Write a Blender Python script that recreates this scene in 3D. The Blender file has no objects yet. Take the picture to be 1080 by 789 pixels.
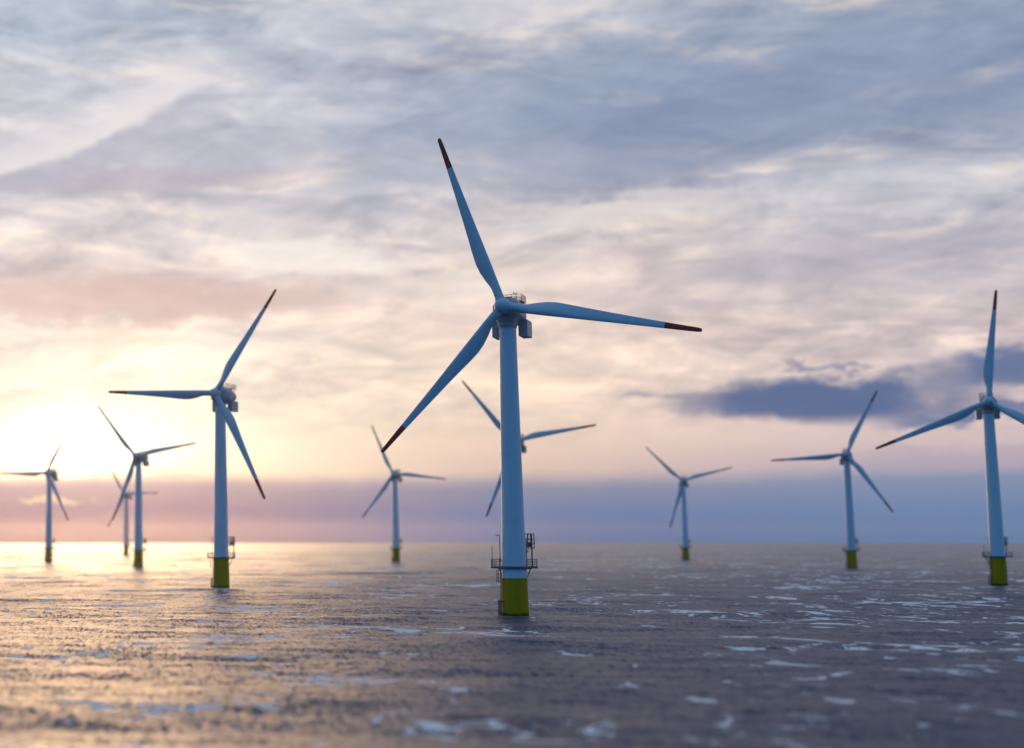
import bpy, bmesh, math, random
import numpy as np
from mathutils import Vector, Matrix
R_ = math.radians
random.seed(7)
scene = bpy.context.scene
COL = scene.collection

# ---------------------------------------------------------------- camera
cam_d = bpy.data.cameras.new("camera")
cam_d.sensor_fit = 'HORIZONTAL'
cam_d.sensor_width = 36.0
cam_d.lens = 52.23
cam_d.shift_x = 0.3581
cam_d.clip_start = 1.0
cam_d.clip_end = 60000.0
cam_d.dof.use_dof = True
cam_d.dof.focus_distance = 484.0
cam_d.dof.aperture_fstop = 0.0522 / 1.7
cam_d.dof.aperture_blades = 0
cam = bpy.data.objects.new("camera", cam_d)
COL.objects.link(cam)
cam.location = (0, 0, 24.0)
cam.rotation_euler = (R_(90) + 0.1116, 0, 0)
scene.camera = cam

# ---------------------------------------------------------------- sun
SUN_AZ, SUN_EL = -2.67, 2.9           # degrees, azimuth to the right of +Y
sun_d = bpy.data.lights.new("sun", 'SUN')
sun_d.energy = 4.3
sun_d.angle = R_(32.0)          # sun behind thin cloud: a wide disc that fades towards its rim (nodes below)
sun_d.color = (1.0, 0.61, 0.31)
sun = bpy.data.objects.new("sun", sun_d)
COL.objects.link(sun)
sd = Vector((math.sin(R_(SUN_AZ)) * math.cos(R_(SUN_EL)), math.cos(R_(SUN_AZ)) * math.cos(R_(SUN_EL)), math.sin(R_(SUN_EL))))
sun.rotation_euler = sd.to_track_quat('Z', 'Y').to_euler()
sun.location = (0, 0, 400)
sun_d.use_nodes = True
_n, _l = sun_d.node_tree.nodes, sun_d.node_tree.links
_em = _n['Emission']
_in = _n.new('ShaderNodeNewGeometry').outputs['Incoming']
_dot = _n.new('ShaderNodeVectorMath')
_dot.operation = 'DOT_PRODUCT'
_dot.inputs[1].default_value = tuple(sd)
_l.new(_in, _dot.inputs[0])
_abs = _n.new('ShaderNodeMath')
_abs.operation = 'ABSOLUTE'
_l.new(_dot.outputs['Value'], _abs.inputs[0])
_off = _n.new('ShaderNodeMath')                       # exp((cos a - 1) / s^2), s = 5.5 degrees
_off.operation = 'MULTIPLY_ADD'
_off.inputs[1].default_value = 1 / R_(5.5) ** 2
_off.inputs[2].default_value = -1 / R_(5.5) ** 2
_l.new(_abs.outputs[0], _off.inputs[0])
_exp = _n.new('ShaderNodeMath')
_exp.operation = 'EXPONENT'
_l.new(_off.outputs[0], _exp.inputs[0])
_l.new(_exp.outputs[0], _em.inputs['Strength'])

# ---------------------------------------------------------------- exposure
scene.view_settings.view_transform = 'Standard'
scene.view_settings.look = 'None'
scene.view_settings.exposure = 0.0
scene.view_settings.gamma = 1.0
scene.view_settings.use_curve_mapping = False
scene.render.engine = 'CYCLES'
scene.cycles.use_denoising = True
scene.cycles.denoiser = 'OPENIMAGEDENOISE'
scene.cycles.denoising_input_passes = 'RGB_ALBEDO_NORMAL'
scene.cycles.denoising_prefilter = 'ACCURATE'
scene.cycles.max_bounces = 5
scene.cycles.glossy_bounces = 3
scene.cycles.diffuse_bounces = 2
scene.cycles.volume_bounces = 0
scene.cycles.sample_clamp_indirect = 4.0
scene.cycles.caustics_reflective = False
scene.cycles.caustics_refractive = False


# ---------------------------------------------------------------- node helpers
def lin(r, g, b):
    f = lambda c: c / 12.92 if c <= 0.04045 else ((c + 0.055) / 1.055) ** 2.4
    return (f(r / 255), f(g / 255), f(b / 255))


class Net:
    """small expression helper over a node tree"""
    def __init__(self, tree):
        self.t = tree
        self.n = tree.nodes
        self.l = tree.links

    def put(self, sock, v):
        if hasattr(v, 'is_linked'):
            self.l.new(v, sock)
        elif isinstance(v, (tuple, list)) and sock.type == 'RGBA' and len(v) == 3:
            sock.default_value = (*v, 1)
        else:
            sock.default_value = v

    def math(self, op, a, b=None, c=None, clamp=False):
        m = self.n.new('ShaderNodeMath')
        m.operation = op
        m.use_clamp = clamp
        self.put(m.inputs[0], a)
        if b is not None:
            self.put(m.inputs[1], b)
        if c is not None:
            self.put(m.inputs[2], c)
        return m.outputs[0]

    def add(self, a, b): return self.math('ADD', a, b)
    def sub(self, a, b): return self.math('SUBTRACT', a, b)
    def mul(self, a, b): return self.math('MULTIPLY', a, b)
    def div(self, a, b): return self.math('DIVIDE', a, b)
    def madd(self, a, b, c): return self.math('MULTIPLY_ADD', a, b, c)

    def smooth(self, x, lo, hi, a=0.0, b=1.0):
        m = self.n.new('ShaderNodeMapRange')
        m.interpolation_type = 'SMOOTHSTEP'
        self.put(m.inputs['Value'], x)
        m.inputs['From Min'].default_value = lo
        m.inputs['From Max'].default_value = hi
        m.inputs['To Min'].default_value = a
        m.inputs['To Max'].default_value = b
        return m.outputs['Result']

    def vec(self, x, y, z):
        c = self.n.new('ShaderNodeCombineXYZ')
        for s, v in zip(c.inputs, (x, y, z)):
            self.put(s, v)
        return c.outputs[0]

    def sep(self, v):
        s = self.n.new('ShaderNodeSeparateXYZ')
        self.put(s.inputs[0], v)
        return s.outputs

    def vmath(self, op, a, b=None, scale=None):
        m = self.n.new('ShaderNodeVectorMath')
        m.operation = op
        self.put(m.inputs[0], a)
        if b is not None:
            self.put(m.inputs[1], b)
        if scale is not None:
            self.put(m.inputs['Scale'], scale)
        return m.outputs[1] if op in ('DOT_PRODUCT', 'LENGTH') else m.outputs[0]

    def noise(self, v, scale, detail=4, rough=0.55, dist=0.0, lac=2.0, out=0):
        n = self.n.new('ShaderNodeTexNoise')
        self.put(n.inputs['Vector'], v)
        n.inputs['Scale'].default_value = scale
        n.inputs['Detail'].default_value = detail
        n.inputs['Roughness'].default_value = rough
        n.inputs['Distortion'].default_value = dist
        n.inputs['Lacunarity'].default_value = lac
        return n.outputs[out]

    def mix(self, f, a, b, mode='MIX'):
        m = self.n.new('ShaderNodeMix')
        m.data_type = 'RGBA'
        m.blend_type = mode
        m.clamp_factor = True
        self.put(m.inputs[0], f)
        self.put(m.inputs[6], a)
        self.put(m.inputs[7], b)
        return m.outputs[2]

    def ramp(self, x, stops, lo, hi):
        """stops: [(value, rgb linear)] over lo..hi"""
        t = self.math('DIVIDE', self.sub(x, lo), hi - lo, clamp=True)
        r = self.n.new('ShaderNodeValToRGB')
        r.color_ramp.interpolation = 'B_SPLINE' if False else 'LINEAR'
        els = r.color_ramp.elements
        while len(els) < len(stops):
            els.new(0.5)
        for e, (v, c) in zip(els, sorted(stops)):
            e.position = (v - lo) / (hi - lo)
        for e, (v, c) in zip(els, sorted(stops)):
            e.color = (*c, 1)
        self.l.new(t, r.inputs[0])
        return r.outputs[0]


# ---------------------------------------------------------------- world: sunset sky with cloud layers
world = bpy.data.worlds.new("World")
scene.world = world
world.use_nodes = True
world.cycles.sampling_method = 'MANUAL'
world.cycles.sample_map_resolution = 1024
wt = world.node_tree
wt.nodes.clear()
W = Net(wt)
out = wt.nodes.new('ShaderNodeOutputWorld')
bg = wt.nodes.new('ShaderNodeBackground')
wt.links.new(bg.outputs[0], out.inputs[0])

D = wt.nodes.new('ShaderNodeTexCoord').outputs['Generated']
dx, dy, dz = W.sep(D)
az = W.mul(W.math('ARCTAN2', dx, dy), 57.2958)
el = W.mul(W.math('ARCSINE', dz), 57.2958)
# cloud sheet: direction projected on a high layer (perspective towards the horizon)
zz = W.add(W.math('MAXIMUM', dz, 0.0), 0.10)
sheet = W.vec(W.div(dx, zz), W.div(dy, zz), 0.0)
angl = W.vec(W.mul(az, 0.1), W.mul(el, 0.1), 3.7)
wob = W.noise(angl, 1.6, 5, 0.58)
wob2 = W.noise(W.vec(W.mul(az, 0.1), W.mul(el, 0.22), 8.1), 4.0, 8, 0.62)
waz = W.madd(W.sub(wob, 0.5), 7.0, az)
wel = W.madd(W.sub(wob2, 0.5), 2.6, W.madd(W.sub(wob, 0.5), 1.6, el))


def blob(a, e, wa, he, soft=1.0, level=False):
    """0..1 mask of a cloud patch at azimuth a, elevation e (degrees)"""
    p = W.div(W.sub(waz, a), wa)
    q = W.div(W.sub(wel, e), he)
    r = W.add(W.mul(p, p), W.mul(q, q))
    m_ = W.smooth(r, 1.0 + soft, max(0.0, 1.0 - soft), 0.0, 1.0)
    if level:                                              # nearly level cloud base
        m_ = W.mul(m_, W.smooth(W.madd(W.sub(wob2, 0.5), 0.5, el), e - he * 0.95, e - he * 0.35))
    return m_


EL = lambda y: {572: 0.0}.get(y, 19.94 * (572 - y) / 572.0)
L_ = [(572, 70, 76, 130), (540, 100, 98, 146), (512, 176, 156, 172), (500, 250, 228, 200), (470, 250, 232, 208), (430, 248, 234, 216),
      (350, 246, 232, 220), (300, 226, 208, 203), (250, 226, 216, 216), (180, 204, 200, 208), (100, 205, 205, 214), (0, 186, 196, 210)]
C_ = [(572, 46, 102, 158), (545, 78, 116, 168), (515, 128, 138, 166), (500, 212, 188, 180), (470, 230, 205, 190), (400, 242, 220, 202),
      (340, 232, 210, 199), (260, 218, 205, 202), (180, 178, 183, 197), (120, 158, 170, 192), (50, 172, 180, 198), (0, 200, 200, 210)]
R__ = [(572, 80, 122, 170), (545, 98, 130, 174), (512, 128, 144, 176), (495, 192, 174, 186), (470, 212, 192, 192), (350, 212, 198, 199),
       (300, 192, 186, 196), (220, 194, 194, 204), (180, 168, 178, 196), (110, 146, 160, 186), (50, 154, 166, 188), (0, 166, 176, 194)]
top_l, top_c, top_r = lin(150, 172, 205), lin(140, 160, 195), lin(120, 146, 186)
mk = lambda tab, top: [(EL(y), lin(r, g, b)) for y, r, g, b in tab] + [(34.0, top), (60.0, lin(90, 125, 175))]
wavy = W.madd(W.sub(wob2, 0.5), 1.0, el)
# the low bank keeps a nearly level, slightly ragged top
elr = W.madd(W.smooth(el, 2.6, 6.0), W.mul(W.sub(wob, 0.5), 4.0), W.madd(W.sub(wob2, 0.5), 0.35, el))
cl = W.ramp(elr, mk(L_, top_l), 0, 60)
cc = W.ramp(elr, mk(C_, top_c), 0, 60)
cr = W.ramp(elr, mk(R__, top_r), 0, 60)
front = W.mix(W.smooth(az, 0.0, 15.0), cl, cc)
front = W.mix(W.smooth(az, 13.0, 29.0), front, cr)

# streaky cirrus texture over all of it
n_big = W.noise(W.vmath('MULTIPLY', sheet, (0.9, 0.8, 1)), 1.5, 7, 0.56, 0.6)
n_str = W.noise(W.vmath('MULTIPLY', sheet, (0.95, 1.2, 1)), 3.4, 8, 0.60, 0.7)
n_fin = W.noise(W.vec(W.mul(az, 0.20), W.madd(az, -0.08, W.mul(el, 0.52)), 1.3), 1.0, 9, 0.69, 0.8)
n_fib = W.noise(W.vec(W.madd(el, 0.06, W.mul(az, 0.22)), W.madd(az, 0.07, W.mul(el, 0.95)), 5.9), 1.0, 8, 0.62, 0.9)
hi_el = W.smooth(el, 2.8, 6.0)
dark = W.mul(W.smooth(n_big, 0.48, 0.66), hi_el)
lite = W.mul(W.smooth(n_str, 0.50, 0.68), hi_el)
fine = W.mul(W.add(W.sub(n_fin, 0.5), W.mul(W.sub(n_fib, 0.5), 0.9)), hi_el)
front = W.mix(W.mul(dark, 0.66), front, W.mix(1.0, front, (0.72, 0.69, 0.77), 'MULTIPLY'))
front = W.mix(W.mul(lite, 0.50), front, lin(254, 236, 219))
front = W.mix(1.0, front, W.vec(*[W.madd(fine, k, 1.0) for k in (1.4, 1.18, 0.92)]), 'MULTIPLY')

# patches of cloud that can be told apart
for (a, e, wa, he, soft, amt, colr) in [
    (23.0, 15.6, 12.0, 2.2, 0.95, 0.55, lin(140, 154, 183)),
    (14.0, 13.6, 7.0, 0.9, 0.9, 0.40, lin(160, 168, 190)),
    (-2.0, 13.9, 8.5, 0.62, 0.9, 0.65, lin(176, 168, 184)),
    (6.0, 14.9, 5.5, 0.8, 0.9, 0.45, lin(172, 178, 198)),
    (-0.9, 9.1, 7.5, 0.85, 0.8, 0.75, lin(208, 180, 176)),
    (-1.0, 7.6, 2.5, 0.4, 0.9, 0.35, lin(236, 208, 188)),
    (28.0, 9.8, 6.0, 1.1, 0.9, 0.45, lin(176, 170, 186)),
    (22.0, 8.9, 5.0, 0.7, 0.9, 0.40, lin(188, 180, 190)),
    (6.6, 10.9, 4.0, 0.75, 0.9, 0.70, lin(248, 240, 232)),
    (18.5, 12.0, 4.5, 0.5, 0.9, 0.55, lin(228, 220, 218)),
    (12.5, 9.6, 4.0, 0.5, 0.9, 0.50, lin(238, 226, 216)),
    (15.0, 19.9, 5.0, 0.7, 0.9, 0.50, lin(220, 216, 220)),
    (24.2, 4.75, 4.8, 0.95, 0.7, 0.94, lin(68, 98, 146)),
    (31.0, 5.55, 2.9, 0.75, 0.7, 0.88, lin(74, 103, 150)),
    (30.2, 4.2, 2.8, 0.33, 0.8, 0.85, lin(86, 110, 156)),
    (18.7, 5.15, 1.9, 0.13, 0.8, 0.70, lin(150, 148, 166)),
    (25.0, 6.1, 1.4, 0.15, 0.8, 0.80, lin(130, 134, 160)),
    (22.6, 5.75, 1.0, 0.12, 0.8, 0.60, lin(150, 148, 168)),
    (29.5, 2.7, 4.0, 0.35, 0.8, 0.40, lin(160, 155, 178)),
]:
    front = W.mix(W.mul(blob(a, e, wa, he, soft, soft == 0.7), amt), front, colr)

# long bright edge running up from the left, shaded below it
dlt = W.sub(W.madd(W.sub(wob, 0.5), 2.4, el), W.madd(W.add(az, 5.6), 0.42, 13.9))
near = W.mul(W.smooth(az, 3.6, 1.2), W.smooth(az, -30.0, -8.0))
ridge = W.mul(W.mul(W.smooth(dlt, -0.22, 0.15), W.smooth(dlt, 2.0, 0.1)), near)
under = W.mul(W.mul(W.smooth(dlt, 0.1, -0.4), W.smooth(dlt, -2.0, -0.3)), near)
front = W.mix(W.mul(ridge, 0.85), front, lin(232, 226, 228))
front = W.mix(W.mul(under, 0.65), front, lin(176, 180, 198))

# glow of the veiled sun above and through the bank
ddot = W.vmath('DOT_PRODUCT', W.vmath('NORMALIZE', D), tuple(sd))
ang = W.mul(W.math('ARCCOSINE', W.math('MINIMUM', ddot, 1.0)), 57.2958)
above = W.smooth(wavy, 2.2, 2.75, 0.12, 1.0)
hz, ev = W.sub(az, SUN_AZ), W.sub(wavy, 3.6)
gauss = lambda ka, ke, amp: W.mul(W.math('EXPONENT', W.mul(W.add(W.mul(W.mul(hz, hz), ka), W.mul(W.mul(ev, ev), ke)), -1.0)), amp)
g1 = W.add(W.add(gauss(0.18, 0.65, 1.8), gauss(0.032, 0.80, 0.55)), gauss(0.012, 0.16, 0.18))
g2 = W.mul(W.math('EXPONENT', W.mul(W.mul(ang, ang), -0.020)), 0.10)
glow = W.mul(W.add(g1, g2), above)
front = W.mix(1.0, front, W.vec(*[W.mul(glow, k) for k in (1.0, 0.79, 0.50)]), 'ADD')
slit = blob(-3.3, 1.75, 1.5, 0.18, 0.9)
front = W.mix(W.mul(slit, 0.6), front, lin(255, 226, 180))

# clear blue evening sky overhead and behind the camera, plus the physical sky
sky = wt.nodes.new('ShaderNodeTexSky')
sky.sky_type = 'NISHITA'
sky.sun_disc = False
sky.sun_elevation = R_(SUN_EL)
sky.sun_rotation = R_(SUN_AZ)
sky.altitude = 20
back = W.ramp(el, [(0, (0.08, 0.22, 0.42)), (12, (0.03, 0.26, 0.60)), (35, (0.035, 0.23, 0.54)), (62, (0.24, 0.31, 0.44)), (90, (0.80, 0.82, 0.88))], 0, 90)
aaz = W.math('ABSOLUTE', W.sub(az, 12.0))
fb = W.math('MAXIMUM', W.smooth(aaz, 50.0, 110.0), W.smooth(el, 26.0, 62.0))
skyc = W.mix(fb, front, back)
skyc = W.mix(1.0, skyc, W.mix(1.0, sky.outputs[0], (0.003, 0.003, 0.003), 'MULTIPLY'), 'ADD')
W.put(bg.inputs['Color'], skyc)
bg.inputs['Strength'].default_value = 1.0


# ---------------------------------------------------------------- object helpers
def tag(o, label=None, cat=None, group=None, kind=None):
    if label: o['label'] = label
    if cat: o['category'] = cat
    if group: o['group'] = group
    if kind: o['kind'] = kind
    return o


def obj(name, bm, mats, parent=None, smooth=True):
    me = bpy.data.meshes.new(name)
    bmesh.ops.recalc_face_normals(bm, faces=bm.faces[:])
    bm.to_mesh(me)
    bm.free()
    for m in (mats if isinstance(mats, (list, tuple)) else [mats]):
        me.materials.append(m)
    if smooth:
        me.shade_smooth()
        me.set_sharp_from_angle(angle=R_(38))
    o = bpy.data.objects.new(name, me)
    COL.objects.link(o)
    if parent:
        o.parent = parent
    return o


def loft(bm, rings, cap=True, close=True):
    """rings: lists of Vectors, same length"""
    vs = [[bm.verts.new(p) for p in r] for r in rings]
    n = len(vs[0])
    for a, b in zip(vs, vs[1:]):
        for i in range(n if close else n - 1):
            j = (i + 1) % n
            bm.faces.new((a[i], a[j], b[j], b[i]))
    if cap:
        bm.faces.new(vs[0][::-1])
        bm.faces.new(vs[-1])
    return vs


def lathe(bm, prof, n=48, cap=True):
    loft(bm, [[Vector((r * math.cos(2 * math.pi * i / n), r * math.sin(2 * math.pi * i / n), z)) for i in range(n)] for r, z in prof], cap)


def tube(bm, p0, p1, r, n=8):
    p0, p1 = Vector(p0), Vector(p1)
    d = (p1 - p0).normalized()
    a = d.orthogonal().normalized()
    b = d.cross(a)
    loft(bm, [[p + (a * math.cos(2 * math.pi * i / n) + b * math.sin(2 * math.pi * i / n)) * r for i in range(n)] for p in (p0, p1)])


def box(bm, c, s, bev=0.0, mat=None):
    m = Matrix.Translation(c) @ (mat or Matrix.Identity(4)) @ Matrix.Diagonal((*s, 1))
    r = bmesh.ops.create_cube(bm, size=1, matrix=m)
    if bev:
        es = list({e for v in r['verts'] for e in v.link_edges})
        bmesh.ops.bevel(bm, geom=es, offset=bev, segments=2, affect='EDGES')


# ---------------------------------------------------------------- materials
def paint(name, col, rough=0.42, dirt=0.12, dirt_col=None, streak=True, metal=0.0, spec=0.4, wet=False):
    m = bpy.data.materials.new(name)
    m.use_nodes = True
    N = Net(m.node_tree)
    b = m.node_tree.nodes['Principled BSDF']
    co = m.node_tree.nodes.new('ShaderNodeTexCoord').outputs['Object']
    v = N.vmath('MULTIPLY', co, (0.9, 0.9, 0.06 if streak else 0.9))
    n1 = N.noise(v, 1.0, 5, 0.6)
    n2 = N.noise(co, 0.35, 4, 0.6)
    f = N.mul(N.smooth(N.add(N.mul(n1, 0.6), N.mul(n2, 0.4)), 0.42, 0.72), dirt)
    dc = dirt_col or tuple(c * 0.45 for c in col)
    base = N.mix(f, col, dc)
    if wet:                                                # weed and wet stain just above the water
        z = N.madd(N.sub(n1, 0.5), 1.6, N.sep(co)[2])
        base = N.mix(N.mul(N.smooth(z, 1.5, 0.5), 0.85), base, (0.03, 0.035, 0.012))
    N.put(b.inputs['Base Color'], base)
    N.put(b.inputs['Roughness'], N.madd(n2, 0.16, rough - 0.08))
    b.inputs['Metallic'].default_value = metal
    b.inputs['Specular IOR Level'].default_value = spec
    return m


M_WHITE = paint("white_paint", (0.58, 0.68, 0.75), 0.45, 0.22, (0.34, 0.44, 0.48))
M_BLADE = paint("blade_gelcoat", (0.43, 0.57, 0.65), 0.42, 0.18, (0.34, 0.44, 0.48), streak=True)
M_RED = paint("red_paint", (0.42, 0.020, 0.018), 0.42, 0.2)
M_YELLOW = paint("yellow_paint", (0.50, 0.285, 0.003), 0.75, 0.3, (0.26, 0.13, 0.004), spec=0.12, wet=True)
M_STEEL = paint("galvanised_steel", (0.13, 0.14, 0.16), 0.5, 0.4, metal=0.3)
M_GREY = paint("grey_paint", (0.36, 0.40, 0.44), 0.45, 0.3)
M_DARK = paint("dark_grille", (0.035, 0.04, 0.05), 0.6, 0.3)
M_RAIL = paint("red_white_rail", (0.60, 0.16, 0.13), 0.45, 0.2)

# ---------------------------------------------------------------- sea
def wave_field(x, y):
    """heights of a wind sea: crests run across the view, wind from ahead left"""
    rng = np.random.RandomState(3)
    h = np.zeros_like(x)
    r = np.hypot(x, y)
    for i in range(46):
        lam = 9.0 * (110.0 / 9.0) ** rng.rand()
        th = R_(-97) + rng.randn() * 0.42
        k = 2 * math.pi / lam
        amp = 0.0058 * lam ** 0.85 * (0.5 + rng.rand()) * 0.46
        ph = rng.rand() * 6.283
        s = np.sin(k * (x * math.cos(th) + y * math.sin(th)) + ph)
        s = s + 0.25 * s * s
        fade = np.clip((lam / 2.6 - (0.6 + r * 0.0042)) / 2.0 + 0.5, 0, 1)   # only waves that the mesh can carry
        h += amp * s * fade
    return h


def build_sea():
    rad = [2.0, 30.0, 60.0, 90.0, 115.0]
    r = 130.0
    while r < 3200:
        rad.append(r)
        r += max(1.1, r * 0.0036)
    while r < 14000:
        rad.append(r)
        r *= 1.06
    rad.append(14000.0)
    fr = np.radians(np.linspace(-16, 46, 560))
    rest = np.radians(np.linspace(46, 344, 110))[1:-1]
    azs = np.concatenate([fr, rest])
    A, Rr = np.meshgrid(azs, np.array(rad))
    X, Y = Rr * np.sin(A), Rr * np.cos(A)
    Z = wave_field(X, Y)
    Z[Rr > 6000] = 0
    nr, na = X.shape
    co = np.stack([X, Y, Z], -1).reshape(-1, 3)
    idx = np.arange(nr * na).reshape(nr, na)
    j = np.roll(idx, -1, axis=1)
    quads = np.stack([idx[:-1], idx[1:], j[1:], j[:-1]], -1).reshape(-1, 4)
    centre = len(co)
    co = np.vstack([co, [[0, 0, 0]]])
    tris = [(centre, idx[0, i], idx[0, (i + 1) % na]) for i in range(na)]
    me = bpy.data.meshes.new("sea")
    me.from_pydata(co.tolist(), [], quads.tolist() + tris)
    bm = bmesh.new()
    bm.from_mesh(me)
    bmesh.ops.recalc_face_normals(bm, faces=bm.faces[:])
    if bm.faces[0].normal.z < 0:
        bmesh.ops.reverse_faces(bm, faces=bm.faces[:])
    bm.to_mesh(me)
    bm.free()
    me.shade_smooth()
    o = bpy.data.objects.new("sea", me)
    COL.objects.link(o)
    return tag(o, "dark rippled sea with scattered white foam under a sunset sky", "sea", kind='structure')


m = bpy.data.materials.new("sea_water")
m.use_nodes = True
S = Net(m.node_tree)
pb = m.node_tree.nodes['Principled BSDF']
co = m.node_tree.nodes.new('ShaderNodeTexCoord').outputs['Object']
px, py, pz = S.sep(co)
flat = S.vec(px, py, 0.0)


def bump(height, dist, prev=None):
    b = m.node_tree.nodes.new('ShaderNodeBump')
    b.inputs['Strength'].default_value = 1.0
    b.inputs['Distance'].default_value = dist
    S.put(b.inputs['Height'], height)
    if prev is not None:
        S.put(b.inputs['Normal'], prev)
    return b.outputs[0]


# slopes of the short waves: the colour channels of a noise give the two slope components
def slopes(v, scale, k, det=2):
    c = S.noise(v, scale, det, 0.55, out=1)
    return S.vmath('MULTIPLY', S.vmath('SUBTRACT', c, (0.5, 0.5, 0.5)), (k, k, 0.0))


geo_n = m.node_tree.nodes.new('ShaderNodeNewGeometry').outputs['Normal']
sl = S.vmath('ADD', slopes(S.vmath('MULTIPLY', flat, (0.6, 1.0, 1)), 0.09, 0.40), slopes(S.vmath('MULTIPLY', flat, (0.8, 1.0, 1)), 0.42, 0.6))
sl = S.vmath('ADD', sl, slopes(flat, 1.9, 1.0))
sl = S.vmath('ADD', sl, slopes(S.vmath('MULTIPLY', flat, (1.0, 0.17, 1)), 1.7, 1.1, 3))
# the wind drops further out: calmer, glossier water beyond the first row of turbines
lane = S.mul(S.sub(S.noise(S.vmath('MULTIPLY', flat, (0.0009, 0.0040, 1)), 1.0, 3, 0.55), 0.5), 900.0)
calm = S.smooth(S.add(py, lane), 260.0, 1500.0)
sl = S.vmath('SCALE', sl, scale=S.madd(calm, -0.58, 0.86))
nrm = S.vmath('NORMALIZE', S.vmath('ADD', geo_n, sl))
# whitecaps: ragged streaks gathered in loose patches
f_reg = S.noise(S.vmath('MULTIPLY', flat, (0.006, 0.007, 1)), 1.0, 2, 0.5)
f_big = S.noise(S.vmath('MULTIPLY', flat, (0.022, 0.022, 1)), 1.0, 3, 0.55, 0.4)
f_det = S.noise(S.vmath('MULTIPLY', flat, (0.125, 0.085, 1)), 1.0, 8, 0.68, 0.8)
f_lvl = S.add(S.add(S.mul(f_reg, 0.35), S.mul(f_big, 0.50)), S.mul(f_det, 0.85))
foam = S.smooth(f_lvl, 0.934, 0.966)
N_col = S.mix(S.mul(foam, 0.9), (0.003, 0.016, 0.055), (0.90, 0.87, 0.84))
S.put(pb.inputs['Base Color'], N_col)
S.put(pb.inputs['Roughness'], S.madd(foam, 0.3, S.madd(calm, -0.12, 0.44)))
pb.inputs['IOR'].default_value = 1.333
pb.inputs['Specular Tint'].default_value = (0.82, 0.89, 1.0, 1)
pb.inputs['Specular IOR Level'].default_value = 0.5
S.put(pb.inputs['Normal'], nrm)
M_SEA = m
sea = build_sea()
sea.data.materials.append(M_SEA)

# ---------------------------------------------------------------- wind turbine
HUB_Z, OVER, ROTOR_R, YAW, TILT = 99.2, 6.6, 61.5, 0.4551, 0.035
AX = Vector((-math.sin(YAW), -math.cos(YAW), 0))           # towards which the rotor looks
tower_r = lambda z: 4.15 - 0.62 * min(z, 30) / 30 if z < 30 else 3.53 - (3.53 - 2.62) * (z - 30) / 66.0


def axis_frame(o):
    """nacelle parts: local +Y runs back from the hub, X across, Z up; origin on the tower axis at hub height"""
    o.location = (0, 0, HUB_Z)
    o.rotation_euler = (0, 0, -YAW)


def section(hw, z0, z1, y, ch=0.30):
    """octagonal section of the nacelle"""
    c = ch * hw * 1.5
    cz = ch * (z1 - z0)
    return [Vector(p) for p in ((-hw, y, z0 + cz), (-hw + c, y, z0), (hw - c, y, z0), (hw, y, z0 + cz),
                                (hw, y, z1 - cz), (hw - c, y, z1), (-hw + c, y, z1), (-hw, y, z1 - cz))]


def build_tower(z0):
    bm = bmesh.new()
    prof = [(tower_r(z0), z0)]
    for z in (z0 + 3, 30, 52, 74, 93.4):
        if z > z0 + 0.5:
            prof.append((tower_r(z), z))
    prof.append((2.62, 94.6))
    # shallow flange rings where the tower cans are bolted together
    full = []
    for (r, z), nx in zip(prof, prof[1:] + [None]):
        full.append((r, z))
        if nx and 30 <= nx[1] < 90:
            full += [(nx[0] + 0.0, nx[1] - 0.22), (nx[0] + 0.05, nx[1] - 0.2), (nx[0] + 0.05, nx[1] + 0.16)]
    lathe(bm, full, 56)
    return bm


def build_foundation(z1):
    bm = bmesh.new()
    prof = [(tower_r(0) + 0.16, -8.0)] + [(tower_r(z) + 0.06, z) for z in np.linspace(0, z1, 5)] + [(tower_r(z1) - 0.05, z1 + 0.01)]
    lathe(bm, prof, 56)
    return bm


PLAT_Z = 15.3
REAR = R_(74)                                              # direction the wide part of the platform faces (world)


def build_platform(z):
    bm = bmesh.new()
    # narrow walkway round the front, wide landing over the rear half
    n = 72
    ri = tower_r(z) + 0.06
    rings = [[], [], [], []]
    for i in range(n):
        a = 2 * math.pi * i / n
        d = abs((a - REAR + math.pi) % (2 * math.pi) - math.pi)
        ro = 7.3 if d < R_(98) else 4.35
        for k, (r, zz) in enumerate(((ri, z), (ro, z), (ro, z - 0.34), (ri, z - 0.34))):
            rings[k].append(Vector((r * math.cos(a), r * math.sin(a), zz)))
    vs = [[bm.verts.new(p) for p in r] for r in rings]
    for k in range(4):
        a, b = vs[k], vs[(k + 1) % 4]
        for i in range(n):
            j = (i + 1) % n
            bm.faces.new((a[i], a[j], b[j], b[i]))
    # brackets below
    for da in (-50, 0, 50):
        a = REAR + R_(da)
        c, s = math.cos(a), math.sin(a)
        tube(bm, (6.6 * c, 6.6 * s, z - 0.34), (3.7 * c, 3.7 * s, z - 5.6 + (2.0 if abs(da) > 60 else 0)), 0.15)
        tube(bm, (3.6 * c, 3.6 * s, z - 0.5), (7.1 * c, 7.1 * s, z - 0.5), 0.16)
    # collar against the tower
    lathe(bm, [(ri + 0.28, z - 0.62), (ri + 0.28, z + 0.3), (ri - 0.1, z + 0.3)], 48, cap=False)
    return bm


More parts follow.
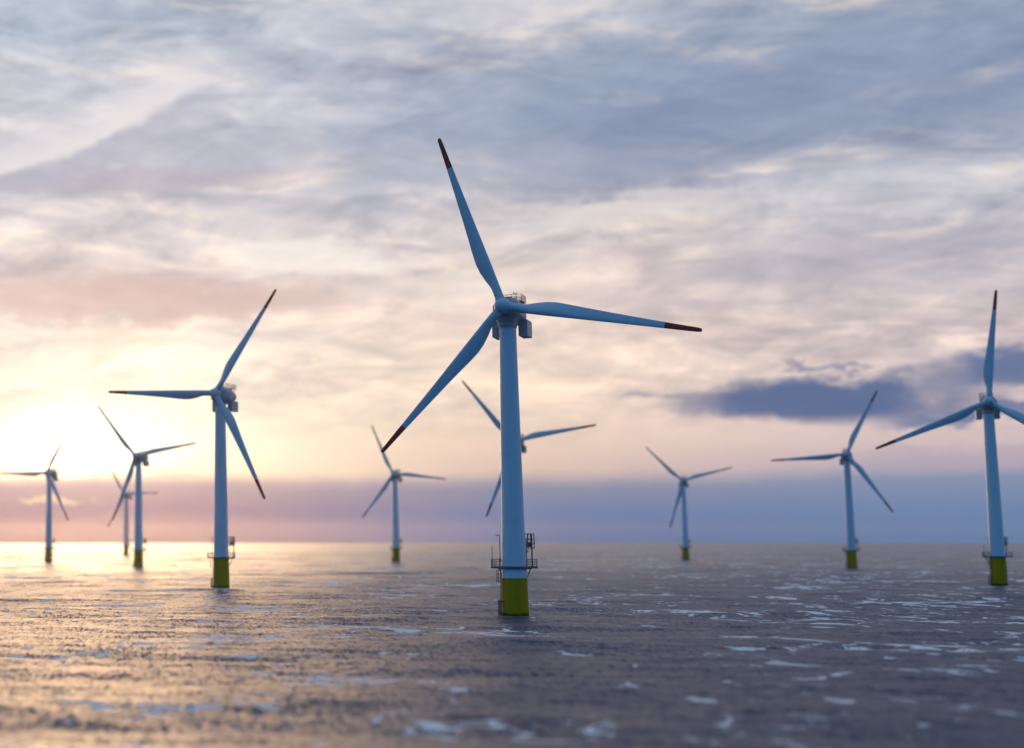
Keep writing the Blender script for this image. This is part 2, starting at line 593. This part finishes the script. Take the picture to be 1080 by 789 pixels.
def build_railing(z):
    bm = bmesh.new()
    pts = []
    for i in range(23):
        a = REAR + R_(-96 + 192 * i / 22)
        pts.append(Vector((7.15 * math.cos(a), 7.15 * math.sin(a), z)))
    for s, e in ((0, -96), (1, 96)):
        a = REAR + R_(e)
        ends = [Vector((r * math.cos(a), r * math.sin(a), z)) for r in (5.9, 4.6)]
        pts = (ends[::-1] + pts) if s == 0 else (pts + ends)
    for i, p in enumerate(pts):
        tube(bm, p, p + Vector((0, 0, 2.5)), 0.075, 6)
    for h, rr in ((0.85, 0.05), (1.65, 0.05), (2.5, 0.08)):
        for a, b in zip(pts, pts[1:]):
            tube(bm, a + Vector((0, 0, h)), b + Vector((0, 0, h)), rr, 6)
    for a, b in zip(pts, pts[1:]):                          # toe board
        d = (b - a).normalized()
        tube(bm, a + Vector((0, 0, 0.15)), b + Vector((0, 0, 0.15)), 0.12, 4)
    return bm


CR_A = R_(22)


def build_crane(z):
    """service davit with a caged winch head, on the landing beside the tower"""
    bm = bmesh.new()
    d = Vector((math.cos(CR_A), math.sin(CR_A), 0))
    s = Vector((-d.y, d.x, 0))
    P = lambda r, t, h: d * r + s * t + Vector((0, 0, h))
    tube(bm, P(7.0, 0, z), P(7.0, 0, z + 10.4), 0.24)
    for r in (4.9, 6.1, 7.3):
        for t in (-0.9, 0.9):
            tube(bm, P(r, t, z + 6.1), P(r, t, z + 10.6), 0.16, 6)
    for h in (6.1, 7.4, 8.9, 10.6):
        for t in (-0.9, 0.9):
            tube(bm, P(4.9, t, z + h), P(7.3, t, z + h), 0.15, 6)
        for r in (4.9, 7.3):
            tube(bm, P(r, -0.9, z + h), P(r, 0.9, z + h), 0.15, 6)
    rot = Matrix.Rotation(CR_A, 4, 'Z')
    box(bm, P(6.1, 0, z + 6.05), (2.6, 1.8, 0.12), 0, rot)
    box(bm, P(5.6, 0, z + 7.2), (1.1, 1.2, 1.5), 0.05, rot)
    tube(bm, P(4.9, 0, z + 6.1), P(4.9, 0, z), 0.14, 6)
    tube(bm, P(6.7, 0, z + 0.3), P(4.0, 0, z - 4.9), 0.17, 6)
    return bm


def build_mast(z):
    bm = bmesh.new()
    a1, a2 = R_(176), R_(186)
    p = Vector((6.9 * math.cos(a1), 6.9 * math.sin(a1), z))
    tube(bm, p, p + Vector((0, 0, 6.2)), 0.10, 6)
    tube(bm, p + Vector((0, 0, 6.2)), p + Vector((0, 0, 7.0)), 0.05, 6)
    q = Vector((4.6 * math.cos(a2), 4.6 * math.sin(a2), z))
    tube(bm, q, q + Vector((0, 0, 10.2)), 0.12, 6)
    tube(bm, q + Vector((0, 0, 10.2)), q + Vector((-1.15, 0.1, 10.2)), 0.10, 6)
    tube(bm, q + Vector((-1.1, 0.1, 10.2)), q + Vector((-1.1, 0.1, 9.6)), 0.06, 6)
    box(bm, q + Vector((-0.05, 0, 2.2)), (0.6, 0.5, 1.0), 0.04)
    return bm


LAD = R_(184)


def build_ladder(z):
    bm = bmesh.new()
    d = Vector((math.cos(LAD), math.sin(LAD), 0))
    s = Vector((-d.y, d.x, 0))
    P = lambda r, t, h: d * r + s * t + Vector((0, 0, h))
    rr = lambda h: tower_r(max(h, 0)) + 0.55
    for t in (-0.35, 0.35):
        tube(bm, P(rr(0), t, -1.5), P(rr(z), t, z - 0.3), 0.09, 6)
    h = -1.0
    while h < z - 0.5:
        tube(bm, P(rr(h), -0.35, h), P(rr(h), 0.35, h), 0.05, 5)
        h += 0.45
    # safety cage on the upper length
    for h in (z - 1.0, z - 2.2, z - 3.4, z - 4.6):
        ring = [P(rr(h) + 0.75 + 0.75 * math.cos(u), 0.75 * math.sin(u), h) for u in np.linspace(-2.6, 2.6, 9)]
        for a, b in zip(ring, ring[1:]):
            tube(bm, a, b, 0.07, 5)
    for u in (-1.2, 0, 1.2):
        tube(bm, P(rr(z) + 0.75 + 0.75 * math.cos(u), 0.75 * math.sin(u), z - 0.8), P(rr(z) + 0.75 + 0.75 * math.cos(u), 0.75 * math.sin(u), z - 4.8), 0.06, 5)
    return bm


def build_fender():
    bm = bmesh.new()
    d = Vector((math.cos(LAD), math.sin(LAD), 0))
    s = Vector((-d.y, d.x, 0))
    P = lambda r, t, h: d * r + s * t + Vector((0, 0, h))
    for t in (-1.0, 1.0):
        tube(bm, P(5.15, t, -4), P(5.0, t, 5.1), 0.27, 10)
        for h in (0.9, 4.7):
            tube(bm, P(3.9, t, h), P(5.05, t, h), 0.17, 8)
    return bm


def build_nacelle():
    bm = bmesh.new()
    o = -OVER
    S_ = [(3.0, -3.0, 2.5, 2.7), (3.9, -4.5, 3.1, 3.4), (4.5, -5.0, 3.4, 5.2), (4.6, -5.0, 3.5, 9.5), (4.6, -4.7, 3.5, 14.2),
          (3.5, -3.3, 3.0, 17.8), (2.7, -2.5, 2.2, 21.5), (2.0, -1.9, 1.5, 23.6), (1.6, -1.5, 1.1, 24.2)]
    loft(bm, [section(hw, z0, z1, y + o) for hw, z0, z1, y in S_])
    # yaw bearing ring between nacelle and tower
    nv = len(bm.verts)
    lathe(bm, [(2.95, -6.4), (2.95, -5.7), (3.2, -5.6), (3.2, -4.4)], 40)
    # roof ridge and hatch
    box(bm, (0, 6.2 + o, 3.55), (3.4, 2.6, 0.5), 0.1)
    box(bm, (0, 10.6 + o, 3.6), (2.2, 2.2, 0.35), 0.08)
    return bm


def build_cooler(sx):
    bm = bmesh.new()
    y0, y1 = 9.6 - OVER, 17.0 - OVER
    cx = sx * 4.3
    box(bm, (cx, (y0 + y1) / 2, -6.0), (2.9, y1 - y0, 5.4), 0.12)
    # frame bars standing off the face leave two recessed grille bays
    for fx in (-1.33, 0.0, 1.33):
        box(bm, (cx + fx, y0 - 0.08, -6.0), (0.22, 0.2, 5.3), 0.03)
    for fz in (-8.55, -3.45):
        box(bm, (cx, y0 - 0.083, fz), (2.44, 0.19, 0.24), 0.03)
    # hanger beams up to the nacelle
    for yy in (y0 + 1.2, y1 - 1.2):
        box(bm, (sx * 3.5, yy, -2.9), (1.2, 0.7, 1.3), 0.05)
    return bm


def build_hoist(o=-OVER):
    bm = bmesh.new()
    box(bm, (0, 17.6 + o, 3.75), (6.4, 7.0, 0.22), 0.03)
    for x in (-2.6, 2.6):
        for y in (15.2, 20.2):
            tube(bm, (x * 0.7, y + o, 1.9), (x, y + o, 3.7), 0.14, 6)
    return bm


def build_hoist_rail(o=-OVER):
    bm = bmesh.new()
    c = [(-3.15, 14.15), (3.15, 14.15), (3.15, 21.05), (-3.15, 21.05)]
    for (x0, y0), (x1, y1) in zip(c, c[1:] + c[:1]):
        for k in range(4):
            t = k / 4
            x, y = x0 + (x1 - x0) * t, y0 + (y1 - y0) * t + o
            tube(bm, (x, y, 3.86), (x, y, 5.9), 0.085, 6)
        for h in (4.5, 5.2, 5.9):
            tube(bm, (x0, y0 + o, h), (x1, y1 + o, h), 0.085, 6)
    return bm


def build_vane(o=-OVER):
    bm = bmesh.new()
    tube(bm, (1.4, 12.6 + o, 3.4), (1.4, 12.6 + o, 6.3), 0.08, 6)
    tube(bm, (0.9, 12.6 + o, 5.9), (1.9, 12.6 + o, 5.9), 0.06, 6)
    box(bm, (0.9, 12.6 + o, 6.15), (0.28, 0.28, 0.4), 0.05)
    box(bm, (1.9, 12.9 + o, 6.1), (0.08, 0.8, 0.35), 0.02)
    return bm


def build_spinner():
    """axis along -Y (forward), centre of the rotor at the origin"""
    bm = bmesh.new()
    prof = [(2.30, 3.2), (2.52, 2.2), (2.62, 1.0), (2.60, -0.3), (2.42, -1.4), (2.02, -2.3), (1.38, -2.95), (0.62, -3.25), (0.12, -3.32)]
    n = 40
    loft(bm, [[Vector((r * math.cos(2 * math.pi * i / n), y, r * math.sin(2 * math.pi * i / n))) for i in range(n)] for r, y in prof])
    # blade root collars
    for k in range(3):
        a = k * 2 * math.pi / 3
        d = Vector((math.sin(a), 0, math.cos(a)))
        tube(bm, d * 1.6, d * 2.75, 1.62, 36)
    # shaft housing back to the nacelle
    loft(bm, [[Vector((r * math.cos(2 * math.pi * i / n), y, r * math.sin(2 * math.pi * i / n))) for i in range(n)] for r, y in ((2.0, 3.1), (2.0, 3.9))])
    return bm


def foil(t):
    """unit aerofoil outline: x from leading (0) to trailing (1)"""
    pts = []
    m_ = 14
    for i in range(2 * m_):
        u = math.pi * i / m_
        x = 0.5 * (1 - math.cos(u))
        th = 5 * t * (0.2969 * math.sqrt(max(x, 0)) - 0.126 * x - 0.3516 * x * x + 0.2843 * x ** 3 - 0.1036 * x ** 4)
        pts.append((x, th if i < m_ else -th))
    return pts


CHORD = [(1.9, 2.9), (4, 2.9), (6.5, 3.05), (10, 3.9), (13.5, 4.65), (16.5, 4.85), (20, 4.6), (26, 3.95), (33, 3.3), (40, 2.75), (46, 2.3),
         (51, 1.95), (56, 1.65), (60, 1.4), (61.0, 1.22), (61.4, 0.8), (61.5, 0.35)]
LEAD = [(1.9, 1.45), (6.5, 1.45), (13.5, 1.38), (20, 1.25), (33, 0.95), (46, 0.72), (56, 0.58), (60, 0.50), (61.0, 0.42), (61.4, 0.25), (61.5, 0.10)]
THICK = [(1.9, 1.0), (4, 1.0), (6.5, 0.86), (10, 0.56), (16.5, 0.34), (26, 0.26), (46, 0.20), (61.5, 0.17)]
TWIST = [(1.9, 14), (10, 14), (16.5, 10), (26, 6), (40, 2.5), (61.5, -1)]
itp = lambda tab, r: float(np.interp(r, [a for a, _ in tab], [b for _, b in tab]))
RED_R = 50.4


def blade_ring(r):
    c, le, th, tw = itp(CHORD, r), itp(LEAD, r), itp(THICK, r), R_(itp(TWIST, r))
    circ = max(0.0, min(1.0, (10.5 - r) / 6.5))
    circ = circ * circ * (3 - 2 * circ)
    ring = []
    f = foil(min(th, 0.42))
    for i, (x, t) in enumerate(f):
        u = math.pi * i / 14
        X, Y = le - x * c, t * c
        Xc, Yc = 1.45 * math.cos(u), 1.45 * math.sin(u)
        X, Y = X + (Xc - X) * circ, Y + (Yc - Y) * circ
        # leading edge leads clockwise seen from the front (+X of the blade frame), Y towards the wind side
        xr, yr = X * math.cos(tw) - Y * math.sin(tw), X * math.sin(tw) + Y * math.cos(tw)
        bend = -0.0007 * max(0, r - 5) ** 1.8 * 0.9
        ring.append(Vector((xr, -yr + bend, r)))
    return ring


def build_blade(r0, r1):
    bm = bmesh.new()
    rs = sorted({r0, r1, *[r for r in [1.9, 4, 5.2, 6.5, 8, 10, 12, 13.5, 15, 16.5, 18, 20, 23, 26, 30, 33, 37, 40, 43, 46, 49, 51, 53.5, 56, 58, 60, 60.6, 61, 61.25, 61.4, 61.5] if r0 < r < r1]})
    loft(bm, [blade_ring(r) for r in rs])
    return bm


def make_turbine(yellow_top=15.0, plat_z=15.3):
    t = bpy.data.objects.new('wind_turbine', None)
    COL.objects.link(t)
    t.empty_display_size = 5
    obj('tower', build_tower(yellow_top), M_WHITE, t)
    obj('foundation', build_foundation(yellow_top), M_YELLOW, t)
    pl = obj('platform', build_platform(plat_z), M_STEEL, t)
    obj('railing', build_railing(plat_z), M_STEEL, pl)
    obj('davit_crane', build_crane(plat_z), M_STEEL, pl)
    obj('antenna_mast', build_mast(plat_z), M_STEEL, pl)
    obj('access_ladder', build_ladder(plat_z), M_STEEL, t)
    obj('boat_fender', build_fender(), M_STEEL, t)
    na = obj('nacelle', build_nacelle(), M_GREY, t)
    axis_frame(na)
    for sx in (-1, 1):
        cb = obj('cooler_box', build_cooler(sx), M_GREY, na, smooth=True)
    hd = obj('hoist_platform', build_hoist(), M_GREY, na)
    obj('hoist_railing', build_hoist_rail(), M_RAIL, na)
    obj('wind_vane', build_vane(), M_STEEL, na)
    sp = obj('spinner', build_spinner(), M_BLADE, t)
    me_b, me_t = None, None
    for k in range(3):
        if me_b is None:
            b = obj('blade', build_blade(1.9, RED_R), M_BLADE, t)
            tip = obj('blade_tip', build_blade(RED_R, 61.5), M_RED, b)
            me_b, me_t = b.data, tip.data
        else:
            b = bpy.data.objects.new('blade', me_b)
            COL.objects.link(b)
            b.parent = t
            tip = bpy.data.objects.new('blade_tip', me_t)
            COL.objects.link(tip)
            tip.parent = b
        tip['label'] = 'red painted blade end'
    return t


def pose_rotor(t, phase):
    """turn the spinner and blades of one turbine; phase is clockwise from straight up, seen from the front"""
    k = 0
    hub = Vector((0, 0, HUB_Z)) + AX * OVER
    base = Matrix.Translation(hub) @ Matrix.Rotation(-YAW, 4, 'Z') @ Matrix.Rotation(-TILT, 4, 'X')
    for c in t.children:
        kind = c.name.split('.')[0]
        if kind == 'spinner':
            c.matrix_local = base @ Matrix.Rotation(phase, 4, 'Y')
        elif kind == 'blade':
            c.matrix_local = base @ Matrix.Rotation(phase + k * 2 * math.pi / 3, 4, 'Y')
            k += 1


def copy_tree(o, parent=None):
    c = o.copy()
    COL.objects.link(c)
    c.parent = parent
    for ch in list(o.children):
        copy_tree(ch, c)
    return c


GROUP = "wind turbines standing in the sea"
FARM = [  # x, y, rotor phase, label
    (118.27, 480.2, -0.327, "nearest and largest wind turbine, in the middle, lit deep blue with dark red tips"),
    (38.80, 764.9, 0.579, "second largest on the left, lavender tower, one blade pointing level to the left"),
    (461.48, 810.5, 0.118, "blue turbine at the right edge, one blade straight up, another cut by the frame"),
    (282.28, 1130.1, -0.681, "turbine whose tower hides behind the nearest one, blades sticking out either side"),
    (618.20, 1309.8, 0.459, "blue turbine in front of the dark cloud, one blade level to the left"),
    (-6.07, 1338.7, -0.688, "sunlit turbine on the left overlapping a smaller, fainter one just behind its tower"),
    (-107.9, 1671.5, 0.539, "turbine at the left edge under the sun, left blade running out of the frame"),
    (284.92, 1698.9, -0.409, "distant turbine whose upper blade passes behind the nearest turbine's lower left tip"),
    (681.36, 1886.4, -0.771, "small distant turbine standing between the middle one and the dark cloud's turbine"),
    (-31.0, 2440.0, -0.538, "smallest, faintest turbine in the glow, half hidden behind a larger one near the left"),
]
proto = None
for i, (x, y, ph, label) in enumerate(FARM):
    if i == 0:
        t = make_turbine(12.1, 15.5)
    elif i == 1:
        t = proto = make_turbine(15.0, 15.3)
    else:
        t = copy_tree(proto)
    t.location = (x, y, 0)
    pose_rotor(t, ph)
    tag(t, label, "wind turbine", GROUP)

# ---------------------------------------------------------------- haze
hm = bpy.data.materials.new("haze_air")
hm.use_nodes = True
nt = hm.node_tree
nt.nodes.clear()
ho = nt.nodes.new('ShaderNodeOutputMaterial')
pv = nt.nodes.new('ShaderNodeVolumePrincipled')
pv.inputs['Color'].default_value = (0.95, 0.92, 0.88, 1)
pv.inputs['Density'].default_value = 1.4e-5
pv.inputs['Anisotropy'].default_value = 0.88
nt.links.new(pv.outputs[0], ho.inputs['Volume'])
bm = bmesh.new()
box(bm, (0, 0, 75.0), (29000, 29000, 178.0))
haze = obj('haze', bm, hm, smooth=False)
tag(haze, "thin warm sea haze lit by the low sun", "haze", kind='stuff')
